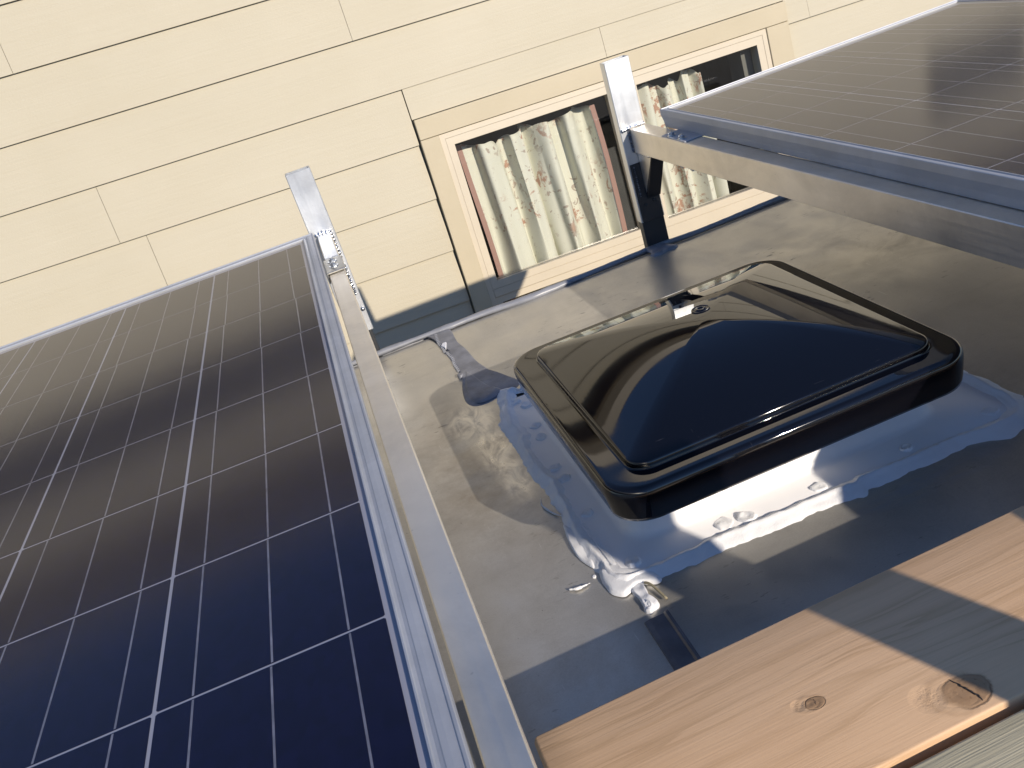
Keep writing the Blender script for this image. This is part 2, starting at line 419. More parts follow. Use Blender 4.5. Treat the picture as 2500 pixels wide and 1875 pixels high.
# ------------------------------------------------------------------ ground and house
HB = ((0.99913353, -0.03123784, 0.02750262), (0.02772601, 0.99239547, 0.11992707), (-0.03103974, -0.11906062, 0.99240168))
HM = Matrix(((HB[0][0], HB[0][1], HB[0][2], 0), (HB[1][0], HB[1][1], HB[1][2], 2.9), (HB[2][0], HB[2][1], HB[2][2], 0), (0, 0, 0, 1)))
gr = mesh_obj('ground', [(-150, -150, 0), (150, -150, 0), (150, 150, 0), (-150, 150, 0)], [(0, 1, 2, 3)], 'ground_mat')
gr.matrix_world = HM @ Matrix.Translation((0, 0, -3.4)); tag(gr, kind='structure')

house = empty('house', label='cream house wall of wide lap siding with a curtained window, behind the van', cat='house')
house.matrix_world = HM
EAVE = 1.42; WB = -3.4
# backing wall with a hole for the window
wb = MB()
for a, b in (((-7, .03, WB), (.50, .12, EAVE + .05)), ((2.0, .03, WB), (7, .12, EAVE + .05)), ((.5, .03, -.13), (2.0, .12, EAVE + .05)), ((.5, .03, WB), (2.0, .12, -1.45))):
    wb.box(a, b)
wb.obj('wall', 'casing', house)
CB = [.006 + .2035 * k for k in range(-16, 8)]          # course bottoms
joints = {.2095: [(-7, -4.4, -.725, 2.9, 7)], }
jt = {5: [-2.9, .9], 4: [-1.9, 1.75], 3: [-3.3, -1.1, 1.1], 2: [-.725, 2.9], 1: [.365, -3.2], 0: [], -1: [-.635, 1.265, 2.13], -2: [-.546, 3.0], -3: [-2.4], -4: [-.9]}
def plank(a0, a1, b0, b1, cut_top=None):
    tpp = b1 + .022
    if cut_top: tpp = cut_top
    f = (tpp - b0) / (b1 + .022 - b0)
    yb0, yb1 = -.0035, .0075     # back plane: bottom sits over the course below
    yt = yb0 + (yb1 - yb0) * f
    th = .0044
    vs = [(a0, yb0 - th, b0), (a1, yb0 - th, b0), (a1, yb0, b0), (a0, yb0, b0), (a0, yt - th, tpp), (a1, yt - th, tpp), (a1, yt, tpp), (a0, yt, tpp)]
    dz = random.uniform(-.0006, .0006)
    vs = [(x, y + dz, z) for x, y, z in vs]
    MB().add(vs, [(0, 3, 2, 1), (4, 5, 6, 7), (0, 1, 5, 4), (1, 2, 6, 5), (2, 3, 7, 6), (3, 0, 4, 7)]).obj('plank', 'siding', house)
for k, b0 in enumerate(CB):
    kk = k - 16; b1 = b0 + .2035
    js = sorted(jt.get(kk, [random.uniform(-2, -1)]))
    if b1 > .006 and b0 < .006 - .001 and b0 > -.25:      # course cut by the head casing
        edges = [-6.5] + js + [6.5]
        for a0, a1 in zip(edges[:-1], edges[1:]):
            # left of window
            if a0 < .478: plank(a0 + .0007, min(a1, .476) - .0007, b0, b1)
            if a1 > 2.026: plank(max(a0, 2.028) + .0007, a1 - .0007, b0, b1)
            if a1 > .478 and a0 < 2.026:
                x0, x1 = max(a0, .478), min(a1, 2.026)
                h0 = -.106
                vs = [(x0 + .0007, -.012 + .004, h0), (x1 - .0007, -.012 + .004, h0), (x1 - .0007, .0, h0), (x0 + .0007, .0, h0), (x0 + .0007, -.0035, b1), (x1 - .0007, -.0035, b1), (x1 - .0007, .005, b1), (x0 + .0007, .005, b1)]
                MB().add(vs, [(0, 3, 2, 1), (4, 5, 6, 7), (0, 1, 5, 4), (1, 2, 6, 5), (2, 3, 7, 6), (3, 0, 4, 7)]).obj('plank', 'siding', house)
    elif b0 < -.19 and b1 > -1.5:
        el = [-6.5] + [j for j in js if j < .4] + [.476]; er = [2.028] + [j for j in js if j > 2.1] + [6.5]
        for e in (el, er):
            for a0, a1 in zip(e[:-1], e[1:]): plank(a0 + .0007, a1 - .0007, b0, b1)
    elif b0 < EAVE - .15:
        edges = [-6.5] + js + [6.5]
        for a0, a1 in zip(edges[:-1], edges[1:]): plank(a0 + .0007, a1 - .0007, b0, b1)
# unseen dark strips added for the band reflected in the panels, then the eave
for a0, a1 in ((-3.2, -.02), (2.72, 3.2)):
    ring_done = box('reflected_dark_strip', (a0, -.030, .700), (a1, .005, .955), 'black_gasket', house)
box('soffit', (-6.8, -.10, 1.47), (6.8, .02, 1.482), 'soffit', house)
gvs, gfs = loft([[(a, .36 + y, 1.315 + z) for y, z in [(-.447, .155), (-.447, .06), (-.50, .045), (-.545, .075), (-.55, .15), (-.54, .15), (-.535, .08), (-.50, .055), (-.457, .07), (-.457, .155)]] for a in (-6.8, 6.8)], True, True)
MB().add(gvs, gfs).obj('gutter', 'vinyl', house)
MB().add([(-6.9, -.16, 1.495), (6.9, -.16, 1.495), (6.9, 3.2, 2.37), (-6.9, 3.2, 2.37), (-6.9, -.16, 1.483), (6.9, -.16, 1.483), (6.9, 3.2, 2.355), (-6.9, 3.2, 2.355)],
         [(0, 1, 2, 3), (7, 6, 5, 4), (0, 4, 5, 1), (1, 5, 6, 2), (2, 6, 7, 3), (3, 7, 4, 0)]).obj('roof', 'shingle', house)
# dark room behind the window
rm = MB(); rm.add([(.45, .9, -1.5), (2.1, .9, -1.5), (2.1, .9, 0), (.45, .9, 0), (.45, .12, -1.5), (2.1, .12, -1.5), (2.1, .12, 0), (.45, .12, 0)],
                  [(0, 1, 2, 3), (4, 5, 1, 0), (3, 2, 6, 7), (0, 3, 7, 4), (1, 5, 6, 2)])
rm.obj('room', 'interior', house)
# casing boards
for a, b in (((.482, -.026, -.1835), (2.024, .006, -.109)), ((.482, -.024, -1.46), (.5525, .006, -.185)), ((1.926, -.024, -1.46), (2.024, .006, -.185))):
    box('casing', a, b, 'casing', house, .0015)
win = empty('window'); win.parent = house
# vinyl frame: outer ring and sash rings, mitred
def ring(name, a0, b0, a1, b1, w, y0, y1, mat, par, bev=.0007):
    vs = []; fs = []
    def rect(i, y): return [(a0 + i, y, b0 + i), (a1 - i, y, b0 + i), (a1 - i, y, b1 - i), (a0 + i, y, b1 - i)]
    vs_, fs_ = loft([rect(0, y1), rect(0, y0 + bev), rect(bev, y0), rect(w - bev, y0), rect(w, y0 + bev), rect(w, y1), rect(0, y1)])
    return MB().add(vs_, fs_).obj(name, mat, par)
ring('frame', .553, -1.45, 1.9255, -.185, .020, -.018, .05, 'vinyl', win)
ring('sash', .5735, -.800, 1.2620, -.2055, .028, -.0172, .04, 'vinyl', win)
ring('sash', 1.3185, -.800, 1.9050, -.2055, .030, -.0172, .04, 'vinyl', win)
ring('sash', .573, -1.43, 1.2350, -.835, .026, -.012, .04, 'vinyl', win)
ring('sash', 1.3185, -1.43, 1.9055, -.955, .026, -.012, .04, 'vinyl', win)
box('mullion', (1.2630, -.0165, -.80), (1.3175, .045, -.206), 'vinyl', win, .002)
box('crossbar', (.5735, -.0165, -.8345), (1.3180, .04, -.8005), 'vinyl', win, .002)
box('mullion', (1.2355, -.014, -1.43), (1.3175, .045, -.8350), 'vinyl', win, .002)
box('crossbar', (1.3185, -.0165, -.9545), (1.9055, .04, -.8005), 'vinyl', win, .002)
for a0, a1, b0, b1 in ((.600, 1.236, -.773, -.232), (1.347, 1.877, -.771, -.234), (.598, 1.212, -1.405, -.860), (1.343, 1.881, -1.405, -.980)):
    box('pane', (a0, .012, b0), (a1, .015, b1), 'window_glass', win)
for a0, a1, b0, b1 in ((.598, 1.238, -.775, -.230), (1.345, 1.879, -.773, -.232)):
    ring('gasket', a0, b0, a1, b1, .0035, .008, .012, 'black_gasket', win, .001)
box('inner_jamb', (1.835, .05, -.9), (1.93, .16, -.1), 'inner_frame', win)

def curtain(a0, a1, b0, b1, y, amp, nf, seed, label, trim=(True, True), scallop=.02):
    vs = []; fs = []; nu, nv = 150, 26
    def P(u, v):
        a = a0 + (a1 - a0) * u
        ph = nf * 2 * math.pi * (u + .05 * noise.noise(Vector((u * 5, seed, 0))))
        aa = amp * (.55 + .6 * abs(noise.noise(Vector((u * 6, seed + 4, v * .8)))) + .25)
        yy = y + aa * math.sin(ph + .5 * noise.noise(Vector((u * 3, v * 2, seed)))) + .3 * aa * math.sin(2.3 * ph + seed)
        tp = b1 + scallop * math.sin(ph * .5 + seed) * .5 + scallop * .8 * noise.noise(Vector((u * 14, seed, 2)))
        return (a + .006 * math.sin(ph * 2 + v * 3) , yy, b0 + (tp - b0) * v)
    for j in range(nv + 1):
        for i in range(nu + 1): vs.append(P(i / nu, j / nv))
    for j in range(nv):
        for i in range(nu): fs.append((j * (nu + 1) + i, j * (nu + 1) + i + 1, (j + 1) * (nu + 1) + i + 1, (j + 1) * (nu + 1) + i))
    root = empty('curtain', label=label, cat='curtain', group='curtains hanging inside the house window')
    root.matrix_world = HM
    o = mesh_obj('cloth', vs, fs, 'curtain', root, True)
    so = o.modifiers.new('thick', 'SOLIDIFY'); so.thickness = .0012
    for side, on in zip((0, 1), trim):
        if not on: continue
        tv = []; tf = []
        for j in range(nv + 1):
            x, yy, z = P(side, j / nv); w = -.02 if side == 0 else .02
            tv += [(x, yy - .002, z), (x + w, yy - .003, z), (x + w, yy - .0005, z), (x, yy, z)]
        for j in range(nv):
            for q in range(4): tf.append((j * 4 + q, j * 4 + (q + 1) % 4, j * 4 + 4 + (q + 1) % 4, j * 4 + 4 + q))
        tf += [(0, 1, 2, 3), tuple(nv * 4 + q for q in (3, 2, 1, 0))]
        MB().add(tv, tf).obj('trim', 'curtain_trim', root)
    return root
curtain(.648, 1.172, -.81, -.262, .072, .034, 4.6, 1.3, 'pale green floral curtain with pink side borders, filling the left pane of the window')
curtain(1.335, 1.66, -.81, -.262, .070, .026, 3.6, 5.1, 'short pale green floral curtain behind the raised post, half covering the right pane', trim=(False, False), scallop=.03)
curtain(.662, 1.16, -1.42, -.875, .066, .018, 5, 8.4, 'curtain seen only as a sliver in the lower pane, just above the van roof edge', scallop=.01)

# ------------------------------------------------------------------ van
van = empty('camper_van', (0, 0, -.30), 'grey painted flat van roof with dirt specks, carrying the black vent and solar racks', 'van')
ZR = -.30
nx, ny = 150, 90
vs = []; fs = []
X0, X1, Y0, Y1 = -2.2, 2.6, -.80, 1.252
for j in range(ny + 1):
    for i in range(nx + 1):
        x = X0 + (X1 - X0) * i / nx; y = Y0 + (Y1 - Y0) * j / ny
        z = .0016 * noise.noise(Vector((x * 2.2, y * 2.6, 0))) + .0006 * noise.noise(Vector((x * 7, y * 9, 3)))
        e = max(0, y - 1.20) / .052; z -= .010 * e * e
        e = max(0, -.60 - y) / .2; z -= .03 * e * e
        if abs(x - .45) < .32 and abs(y - .52) < .32: z *= .4
        vs.append((x, y, z))
for j in range(ny):
    for i in range(nx): fs.append((j * (nx + 1) + i, j * (nx + 1) + i + 1, (j + 1) * (nx + 1) + i + 1, (j + 1) * (nx + 1) + i))
mesh_obj('roof', vs, fs, 'roof', van, True)
box('body', (-2.2, -.79, -2.0), (2.6, 1.262, -.034), 'white_side', van, .01)
for xx in (-1.4, 1.7):
    for yy in (-.62, 1.08):
        wv, wf = tube([(xx, yy - .1, -2.15), (xx, yy + .1, -2.15)], .34, 28)
        MB().add(wv, wf).obj('wheel', 'dark_steel', van)
# roof edge trim: wavy rubber/sealant bead
edge = [(-.9, 1.250), (-.4, 1.249), (.0, 1.2475), (.05, 1.247), (.1525, 1.2465), (.211, 1.243), (.2884, 1.243), (.3841, 1.231), (.4346, 1.233), (.55, 1.240), (.6796, 1.246), (.769, 1.238), (.8744, 1.243), (1.0158, 1.249), (1.5, 1.250), (2.5, 1.25)]
p = smooth_path([(x, y, .001) for x, y in edge], 10)
rad = [.0065 + .0020 * noise.noise(Vector((q.x * 9, 1, 0))) + (.0035 * math.exp(-((q.x - .40) / .09) ** 2)) + .002 * math.exp(-((q.x - .2) / .03) ** 2) for q in p]
tv, tf = tube(p, rad, 12, .15, 2)
MB().add([(x, y, z * .8) for x, y, z in tv], tf).obj('edge_trim', 'roof_trim', van, True)
tv, tf = tube([(q.x, 1.262, -.012) for q in p], .008, 8); MB().add(tv, tf).obj('drip_rail', 'roof_trim', van, True)
# smeared sealant blob at the second post
def blobmesh(outline, h, base, seed, n=60, rings=9, bumpy=.35, fq=60):
    O = resample(outline, n, True); c = sum(O, Vector()) / n
    vs = []; fs = []
    for r in range(rings):
        s = 1 - r / rings
        for q in O:
            p_ = c.lerp(q, s); e = min(1.0, (1 - s) * 4.0)
            hh = h * math.sqrt(max(0, 1 - (1 - e) ** 2)) * (1 + bumpy * noise.noise(Vector((p_.x * fq, p_.y * fq, seed)))) if r else 0
            vs.append((p_.x, p_.y, base + hh))
    vs.append((c.x, c.y, base + h * (1 + bumpy * noise.noise(Vector((c.x * fq, c.y * fq, seed))))))
    for r in range(rings - 1):
        for k in range(n): fs.append((r * n + k, r * n + (k + 1) % n, (r + 1) * n + (k + 1) % n, (r + 1) * n + k))
    k0 = (rings - 1) * n
    for k in range(n): fs.append((k0 + k, k0 + (k + 1) % n, k0 + n))
    return vs, fs
bo = [(.655, 1.25), (.675, 1.252), (.700, 1.25), (.705, 1.225), (.716, 1.205), (.706, 1.195), (.688, 1.198), (.672, 1.190), (.655, 1.194), (.650, 1.206), (.660, 1.222)]
v_, f_ = blobmesh(bo, .006, -.0005, 4); MB().add(v_, f_).obj('sealant_smear', 'grey_sealant', van, True)
# grey sealed seam patch
tape = [(.158, 1.240), (.1752, 1.244), (.2058, 1.238), (.2062, 1.1589), (.213, 1.099), (.2176, 1.024), (.2289, .9576), (.2314, .9139), (.2467, .8941), (.262, .872), (.2448, .850), (.2202, .8512), (.1978, .8421), (.173, .8465), (.1607, .8731), (.1645, .9229), (.1745, .9703), (.1775, 1.0302), (.1745, 1.0761), (.1790, 1.1342), (.1685, 1.2037)]
v_, f_ = blobmesh([tuple(q)[:2] for q in smooth_path([(*q, 0) for q in tape + tape[:1]], 5)], .0042, -.0008, 9, n=180, rings=10, bumpy=.35, fq=22)
MB().add(v_, f_).obj('seam_patch', 'grey_sealant', van, True)
# second fold on patch
v_, f_ = blobmesh([tuple(q)[:2] for q in smooth_path([(x, y, 0) for x, y in [(.188, 1.0), (.196, .97), (.203, .93), (.214, .885), (.225, .868), (.205, .852), (.182, .852), (.170, .875), (.171, .92), (.182, .975), (.188, 1.0)]], 5)], .0032, .0020, 31, n=90, bumpy=.3, fq=22)
MB().add(v_, f_).obj('patch_fold', 'grey_sealant', van, True)
v_, f_ = blobmesh([(.176 + .006 * math.cos(a * .7), .985 + .010 * math.sin(a * .7)) for a in range(9)], .006, .0, 3, n=24); MB().add(v_, f_).obj('sealant_smear', 'grey_sealant', van, True)
teeth = MB()
for k in range(26):
    y = 1.222 - k * .0085; x = .1745 + .0035 * noise.noise(Vector((y * 20, 0, 0))) + (.004 if k > 12 else 0)
    teeth.box((x - .004, y - .0016, .0005), (x + .002, y + .0012, .0042), .0006)
tt = teeth.obj('seam_teeth', 'roof_trim', van)
v_, f_ = blobmesh([(.172, 1.150), (.178, 1.162), (.186, 1.160), (.182, 1.142), (.178, 1.125), (.176, 1.138)], .003, .003, 6, n=30); MB().add(v_, f_).obj('white_chip', 'sealant', van, True)
# seam cap towards the camera
sv, sf = loft([[(x + .222 + .012 * (y - .2), y, z) for x, z in ((-.0135, -.001), (-.0125, .0022), (-.007, .0030), (.0095, .0032), (.0115, .0058), (.0150, .0056), (.0162, -.001))] for y in [-.7 + .04 * i for i in range(24)]], True, True)
MB().add(sv, sf).obj('seam_cap', 'seam_cap', van)
v_, f_ = tube(smooth_path([(.2335, .272, .006), (.238, .262, .0075), (.2435, .236, .005)], 5), .0016, 6); MB().add(v_, f_).obj('seam_strip_end', 'thread', van, True)

# ------------------------------------------------------------------ roof vent
vent = empty('roof_vent', (.44, .50, -.30), 'black domed roof vent lid on a white flange bedded in messy white sealant', 'roof vent')
VX, VY, VZ = .44, .50, -.30
def V(x, y, z): return (x - VX, y - VY, z - VZ)
# flange sheet + raised base
fr_ = rrect(.204, .288, .742, .815, .02, 5)
def rr3(x0, y0, x1, y1, r, z, n=8): return [V(x, y, z) for x, y in rrect(x0, y0, x1, y1, r, n)]
rings = [rr3(.204, .290, .735, .815, .025, -.3005), rr3(.204, .290, .735, .815, .025, -.2955), rr3(.2055, .2915, .7335, .8135, .024, -.2945),
         rr3(.243, .330, .670, .742, .040, -.2945), rr3(.249, .336, .664, .736, .037, -.292), rr3(.253, .340, .660, .732, .035, -.285),
         rr3(.262, .346, .652, .724, .035, -.212)]
lv, lf = loft(rings, True, True); MB().add(lv, lf).obj('flange', 'flange_plastic', vent, True)
# lid
zt, zb = -.166, -.207
lidr = []
def lr(o, z, r=.045): return rr3(.222 + o, .250 + o, .656 - o, .690 - o, max(r - o * .5, .008), z, 12)
lidr += [lr(.010, zb, .043), lr(.0095, zb - .0015, .043), lr(.0035, zb - .0005), lr(.0025, zb + .004), lr(.001, zb + .022), lr(.0005, zt - .010), lr(.0012, zt - .0045), lr(.0035, zt - .0015), lr(.0062, zt - .0002), lr(.0085, zt - .0002), lr(.0325, zt - .0028)]
def ls(o, z, r=.026): return rr3(.257 + o, .283 + o, .629 - o, .660 - o, max(r - o, .012), z, 12)
inner0 = ls(.0, zt - .0010); outer0 = lidr.pop()       # rim as several strips between the two outlines
for f_ in (.0, .25, .5, .75, .9): lidr.append([tuple(Vector(p_).lerp(Vector(q_), f_)) for p_, q_ in zip([tuple(z_) for z_ in lr(.0085, zt - .0002)], inner0)])
lidr += [inner0, ls(.0003, zt - .0004), ls(.0008, zt + .0035), ls(.0013, zt + .0060), ls(.0023, zt + .0073), ls(.0042, zt + .0079)]
N_ = len(lidr[0]); z0 = zt + .0079; H = .0370
cx_, cy_ = (.257 + .629) / 2, (.283 + .660) / 2
def g_(s_): return z0 + H * (1 - s_ ** 2.05) ** .96
def dome(x, y): return g_(math.hypot((x - cx_) / .18, (y - cy_) / .182))
last = [Vector(q) for q in lidr[-1]]
lidm = MB(); a_, b_ = loft(lidr); lidm.add(a_, b_)
ctr = Vector((cx_ - VX, cy_ - VY, 0)); dr = []
K_ = 44
for k in range(1, K_):
    s = 1 - k / K_; row = []
    w = .85 * (1 - s) ** .8
    for q in last:
        d = Vector((q.x - ctr.x, q.y - ctr.y, 0)); e = d.normalized() * .185
        p_ = ctr + d.lerp(e, w) * s
        row.append((p_.x, p_.y, g_(s) - VZ))
    dr.append(row)
allr = [[tuple(q) for q in last]] + dr
a_, b_ = loft(allr); lidm.add(a_, b_)
k0 = len(lidm.v) - N_; lidm.v.append((ctr.x, ctr.y, g_(0) - VZ))
for k in range(N_): lidm.f.append([k0 + k, k0 + (k + 1) % N_, len(lidm.v) - 1])
lid = mesh_obj('lid', lidm.v, lidm.f, 'lid', vent, True)
bm = bmesh.new(); bm.from_mesh(lid.data); bmesh.ops.remove_doubles(bm, verts=bm.verts, dist=1e-6); bmesh.ops.recalc_face_normals(bm, faces=bm.faces); bm.to_mesh(lid.data); bm.free()
# round boss on the dome
bz = g_(.19) - VZ
br = []
for r_, h_ in ((.0125, -.0012), (.0122, .0008), (.0110, .0014), (.0102, .0008), (.0065, .0007), (.0060, .0018), (.0040, .0020), (.0030, .0008)):
    br.append([(.456 - VX + r_ * math.cos(2 * math.pi * k / 28), .505 - VY + r_ * math.sin(2 * math.pi * k / 28), bz + h_) for k in range(28)])
a_, b_ = loft(br, True, True); MB().add(a_, b_).obj('boss', 'lid', vent, True)
# sealant bead around the flange
OUT = [(0.2118, 0.8815), (0.2023, 0.8039), (0.1865, 0.7555), (0.1884, 0.695), (0.1905, 0.6442), (0.1882, 0.5951), (0.1879, 0.5635), (0.1942, 0.5328), (0.1917, 0.4954), (0.195, 0.4599), (0.188, 0.4309), (0.1851, 0.4033), (0.1842, 0.3682), (0.1898, 0.3417), (0.1961, 0.3224), (0.1961, 0.2974), (0.1976, 0.2834), (0.2065, 0.2733), (0.2153, 0.2743), (0.2294, 0.2781), (0.2475, 0.2717), (0.2667, 0.2719), (0.2954, 0.272), (0.3321, 0.2742), (0.3482, 0.2736), (0.3725, 0.2721), (0.4077, 0.2696), (0.451, 0.2712), (0.4808, 0.2686), (0.5038, 0.2607), (0.5139, 0.2713), (0.5389, 0.2697), (0.5681, 0.27), (0.6035, 0.2683), (0.645, 0.2736), (0.6663, 0.2669), (0.6881, 0.2529), (0.7107, 0.261),
       (.735, .262), (.752, .280), (0.7598, 0.3153), (0.7561, 0.3381), (0.7598, 0.3728), (0.7533, 0.3961), (.757, .46), (.752, .54), (.760, .63), (.753, .72), (.757, .80), (.745, .838), (.68, .843), (.60, .836), (.50, .844), (.40, .836), (.30, .844), (.235, .845)]
INN = [(0.2405, 0.8279), (0.2235, 0.78), (0.2195, 0.727), (0.2223, 0.6796), (0.2105, 0.6407), (0.2111, 0.599), (0.2208, 0.5321), (0.2155, 0.487), (0.2126, 0.4379), (0.2116, 0.4089), (0.2127, 0.375), (0.2128, 0.3516), (0.2127, 0.318), (0.2206, 0.3047), (0.2405, 0.2963), (0.2682, 0.2957), (0.3083, 0.2958), (0.3225, 0.3003), (0.4019, 0.2951), (0.4988, 0.2943), (0.5412, 0.2922), (0.5869, 0.2941), (0.6466, 0.2932), (0.7003, 0.2903), (.722, .300), (.728, .33), (.726, .40), (.730, .50), (.724, .60), (.729, .70), (.726, .79), (.70, .808), (.6, .803), (.5, .81), (.4, .804), (.3, .81)]
# resample by angle so that inner and outer points correspond
def by_side(pts, n):
    return resample(pts, n, True)
NO = 420
O_ = by_side(OUT, NO)
I_raw = by_side(INN, 900)
C0 = Vector((.47, .55, 0))
def ang(q): return math.atan2((q.y - C0.y), (q.x - C0.x))
I_sorted = [(ang(q), q) for q in I_raw]
rows = []
for o_ in O_:
    ao = ang(o_); best = min(I_sorted, key=lambda t_: abs((t_[0] - ao + math.pi) % (2 * math.pi) - math.pi) + .0 * (t_[1] - o_).length)[1]
    rows.append((o_, best))
sv = []; sf = []; NC = 12
for k, (o_, i_) in enumerate(rows):
    w = (o_ - i_).length
    jo = .0030 * noise.noise(Vector((o_.x * 90, o_.y * 90, 1))) + .0016 * noise.noise(Vector((o_.x * 260, o_.y * 260, 2)))
    ji = .0035 * noise.noise(Vector((i_.x * 80, i_.y * 80, 5))) + .0018 * noise.noise(Vector((i_.x * 240, i_.y * 240, 6)))
    d = (o_ - i_).normalized()
    oo = o_ + d * jo; ii = i_ + d * ji
    for c_ in range(NC + 1):
        t_ = c_ / NC
        p_ = oo.lerp(ii, t_)
        base = -.3010 + (.0060) * min(1, t_ * 1.9)
        prof_ = math.sin(math.pi * min(1, max(0, t_))) ** .6
        rg_ = .0030 * math.exp(-((t_ - .62) / .10) ** 2)
        hh = prof_ * (.0026 + .0016 * noise.noise(Vector((p_.x * 40, p_.y * 40, 8))) + .0012 * noise.noise(Vector((p_.x * 110, p_.y * 110, 9))) + .0005 * noise.noise(Vector((p_.x * 300, p_.y * 300, 4)))) + rg_ * (1 + .5 * noise.noise(Vector((p_.x * 30, p_.y * 30, 3))))
        if c_ == NC: base -= .0008
        sv.append(V(p_.x, p_.y, base + hh))
for k in range(NO):
    for c_ in range(NC):
        a = k * (NC + 1) + c_; b = ((k + 1) % NO) * (NC + 1) + c_
        sf.append((a, b, b + 1, a + 1))
MB().add(sv, sf).obj('sealant', 'sealant', vent, True)
def swirl(x, y, r, h, seed, base=-.2955, mat='sealant', name='screw_cover', sx=1.0, sy=1.0):
    pts = []
    for k in range(40):
        a = 2 * math.pi * k / 40; rr_ = r * (1 + .28 * noise.noise(Vector((math.cos(a) * 1.6, math.sin(a) * 1.6, seed))))
        pts.append((x + rr_ * math.cos(a) * sx, y + rr_ * math.sin(a) * sy))
    O = resample(pts, 40, True); vs = []; fs = []; RN = 14
    for i in range(RN):
        s = 1 - i / RN
        for k, q in enumerate(O):
            c = Vector((x, y, 0)); p_ = c.lerp(q, s)
            e = min(1, (1 - s) * 3.2)
            hh = h * math.sqrt(1 - (1 - e) ** 2) * (.80 + .03 * math.sin(i * .9 + k * 2 * math.pi / 40 + seed) + .6 * noise.noise(Vector((p_.x * 95, p_.y * 95, seed)))) if i else 0
            vs.append(V(p_.x, p_.y, base + hh))
    vs.append(V(x, y, base + h * .6))
    for i in range(RN - 1):
        for k in range(40): fs.append((i * 40 + k, i * 40 + (k + 1) % 40, (i + 1) * 40 + (k + 1) % 40, (i + 1) * 40 + k))
    for k in range(40): fs.append(((RN - 1) * 40 + k, (RN - 1) * 40 + (k + 1) % 40, RN * 40))
    MB().add(vs, fs).obj(name, mat, vent, True)
for i, (x, y, r, h) in enumerate([(.2437, .776, .011, .004), (.230, .8, .011, .004), (.2235, .5658, .0095, .0045), (.2255, .531, .0095, .0045), (.2245, .436, .0085, .0035), (.2355, .3126, .010, .0045),
                                  (.3501, .3114, .012, .004), (.3782, .3048, .0115, .0045), (.4708, .3037, .0095, .0035), (.5881, .3049, .0070, .005), (.7047, .306, .010, .0035), (.232, .66, .009, .004), (.235, .70, .01, .004)]):
    swirl(x, y, r, h, i * 3.7)
def glob(outline, h, base, seed, bumpy=.35, fq=45):
    v_, f_ = blobmesh([tuple(q)[:2] for q in smooth_path([(*q, 0) for q in outline + outline[:1]], 5)], h, base, seed, n=110, rings=11, bumpy=bumpy, fq=fq)
    MB().add([V(*q) for q in v_], f_).obj('sealant_lump', 'sealant', vent, True)
glob([(0.1971, 0.3243), (0.1940, 0.3065), (0.1945, 0.294), (0.1962, 0.2807), (0.206, 0.2692), (0.2146, 0.2709), (0.2287, 0.2755), (0.2458, 0.2668), (0.2531, 0.2716), (0.2500, 0.2873), (0.2406, 0.2984), (0.2285, 0.3053), (0.2191, 0.3139), (0.2203, 0.3277), (0.214, 0.3285), (0.2067, 0.3265)], .0058, -.2985, 5)
glob([(0.2172, 0.2795), (0.2164, 0.27), (0.2188, 0.2584), (0.2182, 0.2427), (0.2187, 0.2323), (0.2249, 0.2303), (0.2323, 0.2331), (0.2352, 0.2406), (0.2306, 0.2521), (0.2315, 0.2614), (0.2319, 0.2719), (0.2309, 0.2793), (0.2257, 0.282)], .0062, -.3005, 15, .6, 75)
glob([(0.1909, 0.4381), (0.1857, 0.404), (0.1848, 0.3688), (0.1899, 0.346), (0.1964, 0.3339), (0.1992, 0.3597), (0.2016, 0.384), (0.2002, 0.4055), (0.1987, 0.4278)], .0035, -.2985, 25, .6, 60)
glob([(0.2115, 0.4217), (0.2117, 0.3996), (0.2112, 0.3719), (0.2123, 0.3472), (0.2129, 0.3207), (0.2145, 0.3112), (0.2186, 0.3136), (0.2190, 0.335), (0.2158, 0.3562), (0.2173, 0.3748), (0.2153, 0.3968), (0.2148, 0.4205)], .0032, -.2955, 35, .3)
for i, (x, y, r, h, bs) in enumerate([(.2225, .2365, .0070, .0085, -.3005), (.190, .322, .0026, .003, -.3005)]):
    swirl(x, y, r, h, 40 + i * 2.9, base=bs, name='sealant_lump', sx=.9, sy=1.1)
for pth, rr_ in (([(.1575, .3166, -.2975), (.166, .312, -.297), (.1755, .3118, -.297), (.182, .313, -.298)], [.0012, .0022, .0012, .0004]), ([(.1847, .5153, -.2985), (.181, .500, -.298), (.1823, .489, -.298), (.188, .470, -.298), (.1966, .4538, -.297)], [.0004, .0009, .0014, .0012, .0006])):
    sp_ = smooth_path([V(*q) for q in pth], 5); n_ = len(sp_)
    rd = [rr_[min(len(rr_) - 1, int(i / n_ * len(rr_)))] for i in range(n_)]
    a_, b_ = tube(sp_, rd, 6, .4); MB().add(a_, b_).obj('sealant_string', 'sealant', vent, True)

